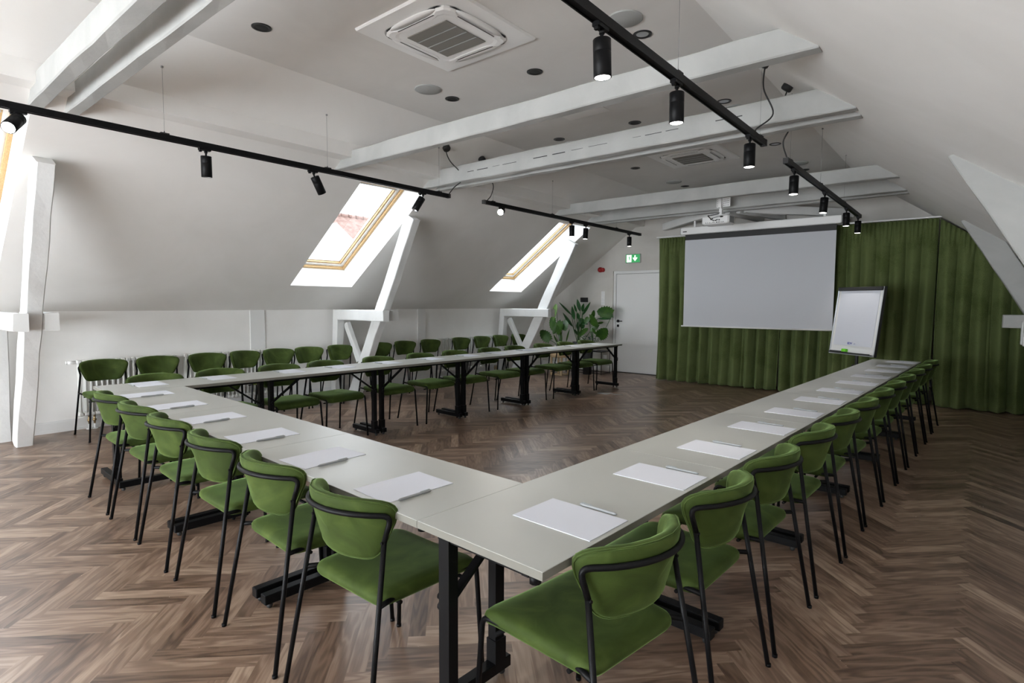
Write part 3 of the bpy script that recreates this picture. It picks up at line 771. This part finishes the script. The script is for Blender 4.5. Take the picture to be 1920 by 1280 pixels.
radiator(2.78,3.90,'white column radiator behind the fourth spare chair, second one',.9)
radiator(7.05,8.86,'white column radiator at the far end of the left wall',1.6)

# ------------------------------------------------------------------ curtains
def curtain(x0,x1,label,seed,ztop=2.63,amp=.085,flare=0.,yb=9.9,zb=.012):
    rnd=random.Random(seed); nx=int((x1-x0)*110); nz=30
    nf=max(2,round((x1-x0)/.185)); ph=[rnd.uniform(-.6,.6) for _ in range(nf+2)]; am=[rnd.uniform(.6,1.25) for _ in range(nf+2)]
    b=MB(); rows=[]
    for j in range(nz+1):
        t=j/nz; row=[]
        for i in range(nx+1):
            u=i/nx; x=x0+(x1-x0)*u; zt=min(ztop,slopeR(x)-.03); z=zb+(zt-zb)*t
            f=u*nf; k=int(f); w=f-k; kk=min(k,nf-1); pa=ph[kk]*(1-w)+ph[kk+1]*w; aa=am[kk]*(1-w)+am[kk+1]*w
            low=1-t; A=amp*(.35+.75*min(1,low*2.2))*aa
            wob=.9*math.sin(low*2.2+seed+kk*1.7)*low
            q_=PI*f+.5*(pa+wob*.6); s=1-2*abs(math.sin(q_))**.85; s2=math.sin(4*q_+pa)
            y=yb+A*s+A*.07*s2
            if t>.93: y=yb+.018*math.sin(2*PI*f*3.5)+ (y-yb)*max(0,(1-t)/.07)*.8
            if flare and t<.10: y-=flare*(1-t/.10)**2*(.6+.5*math.sin(2*PI*f*.5+seed)); 
            xx=x+.010*math.sin(2*PI*f+pa)*low+ (.02*math.sin(seed+low*3)*low)
            row.append((xx,y,z))
        rows.append(row)
    b.loft(rows,False,False,True,closed=False)
    o=b.build('curtain','curtain'); tag(o,label,'curtain',None)
    md=o.modifiers.new('cloth','SOLIDIFY'); md.thickness=.004
    return o
curtain(-4.62,-2.50,'green floor length curtain panel beside the door, behind the screen',1)
curtain(-2.48,-.47,'green floor length curtain panel behind the flipchart and right part of the screen',2)
curtain(-.45,1.30,'green floor length curtain panel at the far right, pooling on the floor',4,amp=.09,flare=.10,yb=9.88)
b=MB(); b.box(-4.66,.0,9.86,9.93,2.635,2.655)
for xx in (-4.3,-3.0,-1.8,-.6): b.box(xx-.01,xx+.01,9.9,YF,2.64,2.65)
tag(b.build('curtain_rail','white'),'thin white ceiling rail carrying the green curtains','curtain rail')

# ------------------------------------------------------------------ projection screen
t=thing('projection_screen','wide pulled down projection screen hanging before the green curtain','projection screen',(-2.84,9.62,0))
b=MB(); b.bbox(-1.235,1.235,-.055,.06,2.625,2.745,.012); b.build('housing','plastic',t)
b=MB(); b.box(-1.24,-1.232,-.045,.05,2.63,2.74); b.box(1.232,1.24,-.045,.05,2.63,2.74); b.build('end_cap','grey',t)
b=MB(); b.box(-1.19,-1.12,-.0575,-.055,2.665,2.68); b.build('badge','dark',t)
b=MB(); b.box(-1.165,1.165,-.002,.002,2.53,2.63); b.build('drop_border','dark',t)
b=MB(); b.box(-1.165,1.165,-.0025,.0025,1.045,2.53); b.build('fabric','screen',t)
b=MB(); b.tube([(-1.20,0,1.035),(1.18,0,1.035)],.013,12); b.build('bottom_bar','white',t)
for s in (-1,1):
    b=MB(); b.box(s*1.0-.02,s*1.0+.02,.02,.30,2.745,2.80) if False else b.bar((s*1.0,.0,2.74),(s*1.0,.0,2.86),.03,.02,up=(0,1,0)); b.build('hanging_bracket','white',t)

# projector
t=thing('projector','white projector hung below the far beams on a perforated mount','projector',(-3.04,8.50,2.66),R(0))
b=MB(); b.bbox(-.20,.20,-.13,.15,-.065,.065,.02); b.build('housing','plastic',t)
b=MB()
for k in range(9): b.box(.2,.203,-.10+k*.022,-.088+k*.022,-.045,.045)
b.build('side_vent','grey',t)
b=MB(); rp=random.Random(9)
for k in range(11):
    x=-.14+k*.026+rp.uniform(-.003,.003); w_=rp.uniform(.006,.016); b.box(x,x+w_,-.132,-.13,-.045,-.035+rp.uniform(0,.008))
for (x,z) in ((-.07,.0),(-.05,.012),(.02,-.012),(.05,-.015),(.0,-.02)): b.box(x,x+.02,-.132,-.13,z,z+.016)
b.build('socket_panel','dark',t)
b=MB(); b.tube(catmull([(.06,-.0,.14),(.0,-.05,.09),(-.09,-.10,.07),(-.10,-.15,.06),(-.04,-.16,.0),(.0,-.16,-.02)]),.005,6); b.tube(catmull([(-.03,-.16,.02),(.03,-.165,.03),(.07,-.15,.035)]),.004,6); b.sphere((.095,-.14,.035),.014,8,5,(2,1,.8)); b.build('cable','dark',t)
b=MB(); b.box(.0,.12,-.02,.02,.065,.085); b.box(.02,.06,-.03,.03,.08,.17); b.box(.035,.05,-.04,.05,.17,.38); b.box(-.04,.035,.03,.036,.2,.34); b.box(.05,.16,.03,.036,.2,.34)
b.bar((.04,.02,.26),(.04,.25,.26),.05,.05); b.build('mount','plastic',t)
b=MB()
for i in range(4):
    for j in range(4): b.box(.065+i*.022,.073+i*.022,.0285,.03,.215+j*.03,.228+j*.03)
for j in range(4): b.box(-.03,-.022,.0285,.03,.215+j*.03,.228+j*.03)
b.build('mount_hole','dark',t)

# ------------------------------------------------------------------ flipchart
fc=thing('flipchart','white flipchart board on a black stand in front of the green curtain','flipchart',(-1.245,8.72,0),math.atan2(-.4,.574))
lean=R(8); bt=Matrix.Translation((0,-.06,.76))@Matrix.Rotation(-lean,4,'X')
def fcb(b,name,m,parent=None):
    b.v=[tuple(bt@Vector(v)) for v in b.v]; return b.build(name,m,parent or fc)
b=MB(); b.bbox(-.35,.35,0,.022,0,.90,.004); fcb(b,'board','white')
b=MB()
for (xa,xb,za,zb) in ((-.355,-.338,-.005,.905),(.338,.355,-.005,.905),(-.355,.355,-.008,.012)): b.box(xa,xb,-.008,.026,za,zb)
fcb(b,'frame','alu')
b=MB(); b.bbox(-.34,.34,-.028,.0,.855,.905,.006); b.box(-.357,-.355,-.01,.03,-.01,.91); b.box(.355,.359,-.012,.03,-.012,.91); fcb(b,'clamp_bar','dark')
b=MB(); b.box(-.300,.300,-.008,-.001,.115,.86); pp=fcb(b,'paper_pad','paper')
b=MB(); b.box(-.33,.32,-.045,.0,.004,.014); b.box(-.33,.32,-.048,-.044,.004,.022)
for k in range(9): b.box(-.325+k*.024,-.314+k*.024,-.03,-.002,.012,.034)
fcb(b,'pen_tray','dark')
b=MB(); b.bbox(-.035,.035,-.035,.005,-.02,.02,.002); b.v=[tuple(bt@(Vector(v)+Vector((-.085,-.012,.045)))) for v in b.v]
o=b.build('board_eraser','lime'); o.location=fc.location; o.rotation_euler=fc.rotation_euler; tag(o,'small lime green eraser block on the flipchart tray','eraser')
def text_obj(s,size,m,name,mtx,parent,ext=.0005):
    cu_=bpy.data.curves.new(name,'FONT'); cu_.body=s; cu_.size=size; cu_.extrude=ext; cu_.align_x='LEFT'; cu_.offset=.0006
    to=bpy.data.objects.new('tmp',cu_); COL.objects.link(to); dg=bpy.context.evaluated_depsgraph_get(); dg.update()
    me=bpy.data.meshes.new_from_object(to.evaluated_get(dg)); bpy.data.objects.remove(to)
    me.transform(mtx); me.materials.clear(); me.materials.append(M[m]); o=bpy.data.objects.new(name,me); COL.objects.link(o); o.parent=parent; return o
text_obj('EDV',.040,'ink','pad_lettering',bt@Matrix.Translation((-.075,-.0095,.133))@Matrix.Rotation(PI/2,4,'X'),pp,.0008)
text_obj('ch',.028,'inkl','pad_lettering',bt@Matrix.Translation((.025,-.0095,.135))@Matrix.Rotation(PI/2,4,'X'),pp,.0004)
b=MB(); b.cyl((0,.04,.06),.02,1.1,16); b.cyl((0,.04,.06),.028,.55,16); b.box(-.03,.03,-.005,.04,.80,1.0); b.sphere((-.045,.03,.60),.018,10,6); b.build('pole','dark',fc)
b=MB()
for k in range(5):
    a=2*PI*k/5+.3; b.bar((0,.04,.065),(.32*math.cos(a),.04+.32*math.sin(a),.05),.035,.025)
    b.sphere((.31*math.cos(a),.04+.31*math.sin(a),.022),.022,10,6)
b.build('star_base','dark',fc)

# ------------------------------------------------------------------ wall fittings on the far wall
t=thing('exit_sign','lit green emergency exit sign with running man above the white door','exit sign',(-5.40,YF,2.33))
b=MB(); b.bbox(-.165,.165,-.035,0,-.09,.09,.006); b.build('case','grey',t)
b=MB(); b.box(-.155,.155,-.038,-.035,-.08,.08); b.build('green_panel','signg',t)
b=MB(); # white door field with green runner cut-outs on it
b.box(-.135,-.03,-.0395,-.038,-.07,.07); b.build('door_field','signw',t)
b=MB(); y0,y1=-.041,-.0395
b.cyl((-.072,y0,.045),.011,.0015,12,'Y')
b.prism([(-.09,.03),(-.07,.034),(-.062,.0),(-.08,-.008)],y0,y1)
b.prism([(-.088,.03),(-.105,.012),(-.118,.016),(-.116,.008),(-.102,.003),(-.084,.02)],y0,y1)
b.prism([(-.07,.03),(-.055,.01),(-.043,.012),(-.044,.004),(-.058,.001),(-.072,.016)],y0,y1)
b.prism([(-.08,-.006),(-.064,-.003),(-.056,-.03),(-.045,-.052),(-.055,-.056),(-.068,-.032)],y0,y1)
b.prism([(-.08,-.006),(-.068,-.008),(-.084,-.035),(-.112,-.045),(-.115,-.036),(-.092,-.028)],y0,y1)
b.build('running_man','signg',t)
b=MB(); b.prism([(.038,.06),(.062,.06),(.062,-.005),(.085,.02),(.10,.008),(.05,-.055),(.0,.008),(.015,.02),(.038,-.005)],-.0395,-.038); b.build('arrow','signw',t)
t=thing('fire_alarm','red round fire alarm sounder on the far wall near the slope','fire alarm',(-6.16,YF,2.13))
b=MB(); b.lathe([(.055,0),(.055,-.03),(.045,-.05),(.025,-.07),(.001,-.072)],n=24,axis=(0,1,0)); b.build('sounder','red',t)
b=MB(); b.lathe([(.045,0),(.045,-.035),(.03,-.05),(.001,-.052)],(.06,0,-.005),n=20,axis=(0,1,0)); b.build('beacon','red',t)
t=thing('light_switch_column','vertical column of white switches beside the door','light switch',(-6.09,YF,1.535))
b=MB(); b.bbox(-.04,.04,-.009,0,-.145,.145,.003); b.build('plate','plastic',t)
for k in range(4):
    b=MB(); b.bbox(-.03,.03,-.014,-.008,-.135+k*.069,-.075+k*.069,.003); b.build('rocker','white',t)
b=MB(); b.bbox(-.09,.09,-.02,0,-.05,.05,.004); tag(b.build('control_panel','dark',loc=(-6.55,YF,1.50)),'small black wall control panel above the plants','control panel')
b=MB(); b.bbox(-.04,.04,-.01,0,-.04,.04,.003); b.cyl((0,-.013,0),.02,.004,16,'Y'); tag(b.build('wall_socket','plastic',loc=(-6.02,YF,.30)),'white wall socket low on the far wall','wall socket')
# floor cable outlet seen by the left table arm
b=MB(); b.bbox(-.09,.09,-.05,.05,0,.006,.002); b.tube(catmull([(.03,0,.008),(.10,.03,.012),(.20,.02,.008),(.30,.05,.008)]),.005,6)
tag(b.build('floor_socket','grey',loc=(-4.50,7.75,0)),'flat grey floor outlet with a short cable beside the left table arm','floor socket')

# ------------------------------------------------------------------ plants
def leaf(b,base,d,L,w,droop=.2,fold=.12,n=10,kind='lance',twist=0,up=(0,0,1)):
    d=Vector(d).normalized(); U=Vector(up); side=d.cross(U); 
    if side.length<.05: side=Vector((1,0,0))
    side.normalize(); side=Matrix.Rotation(twist,3,d)@side; nn=side.cross(d).normalized()
    P=Vector(base); rows=[]
    for i in range(n+1):
        t=i/n
        if kind=='lance': ww=w*math.sin(PI*min(1,t*.97+.03))**.75*(1-.25*t)
        elif kind=='heart': ww=w*(math.sin(PI*min(1,(t*.9+.1)))**.6)
        else: ww=w*(math.sin(PI*min(1,(t*.9+.1)))**.5)
        c=P+d*L*t+Vector((0,0,-1))*droop*L*t*t
        if kind=='monstera' and 0<i<n:
            cut=.80 if i%2 else 1.0
        else: cut=1
        e=-.06*L if kind!='lance' and i==0 else 0
        rows.append((c,ww*cut,nn,side,e))
    vs=[];fs=[]
    for c,ww,nn_,sd,e in rows:
        for k,q in enumerate((-1,-.5,0,.5,1)):
            vs.append(c+sd*ww*q+nn_*fold*ww*abs(q)-d*abs(q)*ww*.25+d*e*abs(q))
    m=5
    for i in range(len(rows)-1):
        for k in range(4): fs.append((i*m+k,i*m+k+1,(i+1)*m+k+1,(i+1)*m+k))
    b.add(vs,fs,True)
def stemcurve(b,p,q,r=.005,bend=(0,0,0)):
    p=Vector(p);q=Vector(q);m_=(p+q)/2+Vector(bend); b.tube(catmull([p,m_,q],5),r,6)
def pot(t,r,h,m,z=0):
    b=MB(); b.lathe([(r*.78,z),(r,z+h),(r*.93,z+h),(r*.9,z+h-.03),(.001,z+h-.03)],n=24,caps=(True,False)); b.build('pot',m,t)
    b=MB(); b.lathe([(r*.88,z+h-.028),(.001,z+h-.02)],n=20); b.build('soil','soil',t)
# stands
t=thing('plant_stand','round pale wood plant stand with thin legs behind the left table arm','plant stand',(-6.38,9.25,0))
b=MB(); b.cyl((0,0,.36),.20,.10,32); b.build('tray','wood',t)
b=MB()
for k in range(4): a=PI/4+k*PI/2; b.bar((.17*math.cos(a),.17*math.sin(a),0),(.17*math.cos(a),.17*math.sin(a),.37),.03,.03,up=(0,1,0))
b.tube([(.17*math.cos(PI/4+k*PI/2),.17*math.sin(PI/4+k*PI/2),.012) for k in range(5)],.008,6); b.build('leg_frame','wood',t)
t=thing('plant_rack','black wire plant rack standing at the far wall','plant stand',(-6.15,9.92,0))
b=MB()
for x in (-.42,.42):
    for y in (-.17,.17): b.tube([(x,y,0),(x,y,.46)],.007,8)
for z in (.02,.46): b.tube([(-.42,-.17,z),(.42,-.17,z),(.42,.17,z),(-.42,.17,z),(-.42,-.17,z)],.007,8)
b.build('wire_frame','black',t)
b=MB(); b.box(-.42,.42,-.17,.17,.455,.465); b.build('shelf','dark',t)
DARK=[(-6.348,1.268,-6.376,1.525,.046),(-6.433,1.246,-6.454,1.421,.031),(-6.468,1.09,-6.485,1.38,.047),(-6.382,1.082,-6.409,1.246,.049),(-6.269,1.258,-6.17,1.433,.042),(-6.256,1.187,-5.993,1.464,.033),(-6.569,1.182,-6.851,1.462,.034),(-6.491,.944,-6.708,1.242,.055),(-6.379,.885,-6.345,1.052,.063),(-6.306,.908,-6.212,1.075,.064),(-5.929,1.117,-5.56,1.116,.023),(-6.394,1.092,-6.127,.996,.065),(-6.414,.76,-6.465,.903,.031)]
LEFT=[(-6.574,1.138,-6.546,.878,.08),(-6.618,.683,-6.846,.878,.117),(-6.355,1.063,-6.472,.82,.078),(-6.343,1.064,-6.209,.889,.099),(-6.354,1.053,-6.327,.806,.089),(-6.386,.663,-6.406,.862,.035)]
BLADE=[(-6.383,.641,-6.4,1.021,.025),(-6.311,.644,-6.327,.973,.027),(-6.252,.657,-6.149,.939,.025),(-6.347,.653,-6.376,.982,.025),(-6.42,.639,-6.471,.818,.025)]
RIGHT=[(-5.606,1.227,-5.949,1.263,.143),(-5.876,.741,-5.662,.939,.13),(-6.07,1.129,-6.008,1.297,.046),(-6.106,1.139,-5.857,.983,.117),(-5.928,1.021,-5.789,1.05,.029),(-6.055,.916,-5.889,.786,.038),(-6.377,.761,-6.102,.915,.076),(-6.129,1.138,-6.151,1.015,.062),(-5.927,1.001,-6.066,.855,.065)]
rp=random.Random(11)
def plantset(t,lst,kind,m,stem=True,name='foliage',dy=.05):
    X0,Y0,Z0=t.location; b=MB(); s=MB()
    for (bx,bz,tx,tz,w) in lst:
        p=Vector((bx-X0,rp.uniform(-dy,dy),bz-Z0)); q=Vector((tx-X0,p.y-rp.uniform(.02,.12),tz-Z0)); d=q-p
        leaf(b,p,d+Vector((0,0,.04*d.length)),d.length,w,.04,.22 if kind=='lance' else .12,13,kind,rp.uniform(-.45,.45),up=(0,-1,0))
        if stem: stemcurve(s,((bx-X0)*.1,0,.10),p,.006,((bx-X0)*.1,0,.03))
    o=b.build(name,m,t)
    if stem: s.build('stem','stem',t)
    return o
t=thing('tall_plant','tall dark green broadleaf plant in a black pot, centre of the plant group','potted plant',(-6.38,9.92,.467))
pot(t,.13,.16,'dark'); plantset(t,DARK,'lance','leafd')
t=thing('monstera_plant','bright green split leaf plant left of the tall plant, on the pale stand','potted plant',(-6.38,9.25,.46))
pot(t,.12,.12,'plastic'); plantset(t,LEFT,'monstera','leafm'); plantset(t,BLADE,'lance','leafm',False,'blade_leaves')
o=plantset(t,[(-6.464,1.41,-6.466,1.079,.055)],'lance','leafl',True,'young_leaf'); o['label']='pale young leaf'
t=thing('monstera_plant','dark monstera with big round split leaves, by the white door','potted plant',(-6.02,9.93,.467))
pot(t,.12,.15,'plastic'); plantset(t,RIGHT,'monstera','leafm')
# plant 4: grey green small leaves
t=thing('trailing_plant','bushy small leaved grey green plant low in the middle of the plant group','potted plant',(-6.02,9.70,.0))
pot(t,.11,.50,'dark'); b=MB()
for k in range(120):
    a=rp.uniform(0,2*PI); e=rp.uniform(-.2,1); r_=rp.uniform(.03,.24)
    p=Vector((r_*math.cos(a)*1.1,r_*math.sin(a)*.6,.55+rp.uniform(-.02,.22))); leaf(b,p,(math.cos(a),math.sin(a)-.3,e),rp.uniform(.04,.07),.016,.2,.1,3,'heart')
b.build('foliage','leafg',t)

# ------------------------------------------------------------------ neighbour house outside the skylights
t=thing('neighbour_house','white neighbouring house with red clay tile roof seen through the skylight','house',(-16,10.5,-4))
b=MB(); rows=[]
for i in range(161):
    y=-.6+i*.05; rows.append([])
    for j in range(46):
        u=j/45; k_=j%3; x=.0-1.6*u; z=7.15+1.30*u+ (k_*.018)
        # verge runs diagonally on the near side
        rows[-1].append((x,y+(1-u)*.0,z+.035*abs(math.sin(i*PI/5))))
b.loft(rows,False,False,True,closed=False); b.build('tile_roof','tile',t)
b=MB()
for i in range(27): b.cyl((-1.6,-.6+i*.31,8.50),.085,.29,10,'Y',r2=.07)
b.build('ridge_tile','tile',t)
b=MB(); b.box(-5.5,-.1,-.55,7.4,0,7.15); b.prism([(.0,6.95),(.0,7.15),(-1.6,8.42),(-3.2,7.1)],-.75,-.6); b.build('facade','render',t)
b=MB(); b.prism([(-1.6,0),(.72,0),(.72,6.95),(-.45,7.85),(-1.6,7.0)],.45,.55,'X'); b.prism([(-1.6,7.0),(-.45,7.85),(.80,6.88),(.80,6.78),(-.45,7.75),(-1.6,6.9)],.3,.75,'X'); b.build('dormer','render',t)
# ------------------------------------------------------------------ world and daylight
w=bpy.data.worlds.new('sky'); scn.world=w; w.use_nodes=True; N=w.node_tree.nodes; L=w.node_tree.links
bg=N['Background']; bg.inputs[0].default_value=(.90,.95,1.0,1); bg.inputs[1].default_value=12
k=0
for P,ws in ((PL,WY_L),(PR,WY_R)):
    for (y0,y1) in ws:
        l=bpy.data.lights.new('skylight_portal','AREA'); l.shape='RECTANGLE'; l.size=y1-y0; l.size_y=S1-S0; l.cycles.is_portal=True; l.energy=1
        o=bpy.data.objects.new('skylight_portal',l); COL.objects.link(o)
        c=Vector(P((S0+S1)/2-.08,(y0+y1)/2,.45)); o.location=c
        nrm=Vector((sT,0,-cT)) if P is PL else Vector((-sT,0,-cT))
        o.rotation_euler=nrm.to_track_quat('-Z','X').to_euler() if False else Matrix((Vector((0,1,0)),(-nrm).cross(Vector((0,1,0))),-nrm)).transposed().to_euler()

l=bpy.data.lights.new('fill_window_portal','AREA'); l.shape='RECTANGLE'; l.size=GX1-GX0; l.size_y=GZ1-GZ0; l.cycles.is_portal=True  # portal for the added fill window
o=bpy.data.objects.new('fill_window_portal',l); COL.objects.link(o); o.location=((GX0+GX1)/2,YB-.12,(GZ0+GZ1)/2); o.rotation_euler=(PI/2,0,0)
# ------------------------------------------------------------------ camera
cam=bpy.data.cameras.new('camera'); co=bpy.data.objects.new('camera',cam); COL.objects.link(co)
cam.sensor_width=36; cam.lens=1057.54/1920*36; cam.clip_start=.02; cam.clip_end=200
r3=Vector((0.77159892,0.63609163,0.0047491)); u3=Vector((-0.04664947,0.04913835,0.99770198)); f2=Vector((-0.63439651,0.77004731,-0.06758843))
mm=Matrix((r3,u3,-f2)).transposed().to_4x4(); mm.translation=(0,0,H); co.matrix_world=mm
scn.camera=co
vs=scn.view_settings; vs.view_transform='Standard'; vs.look='None'; vs.gamma=1; vs.use_curve_mapping=False; vs.exposure=.92
scn.cycles.max_bounces=10; scn.cycles.diffuse_bounces=6; scn.cycles.transparent_max_bounces=12; scn.cycles.sample_clamp_indirect=8
scn.cycles.use_denoising=True
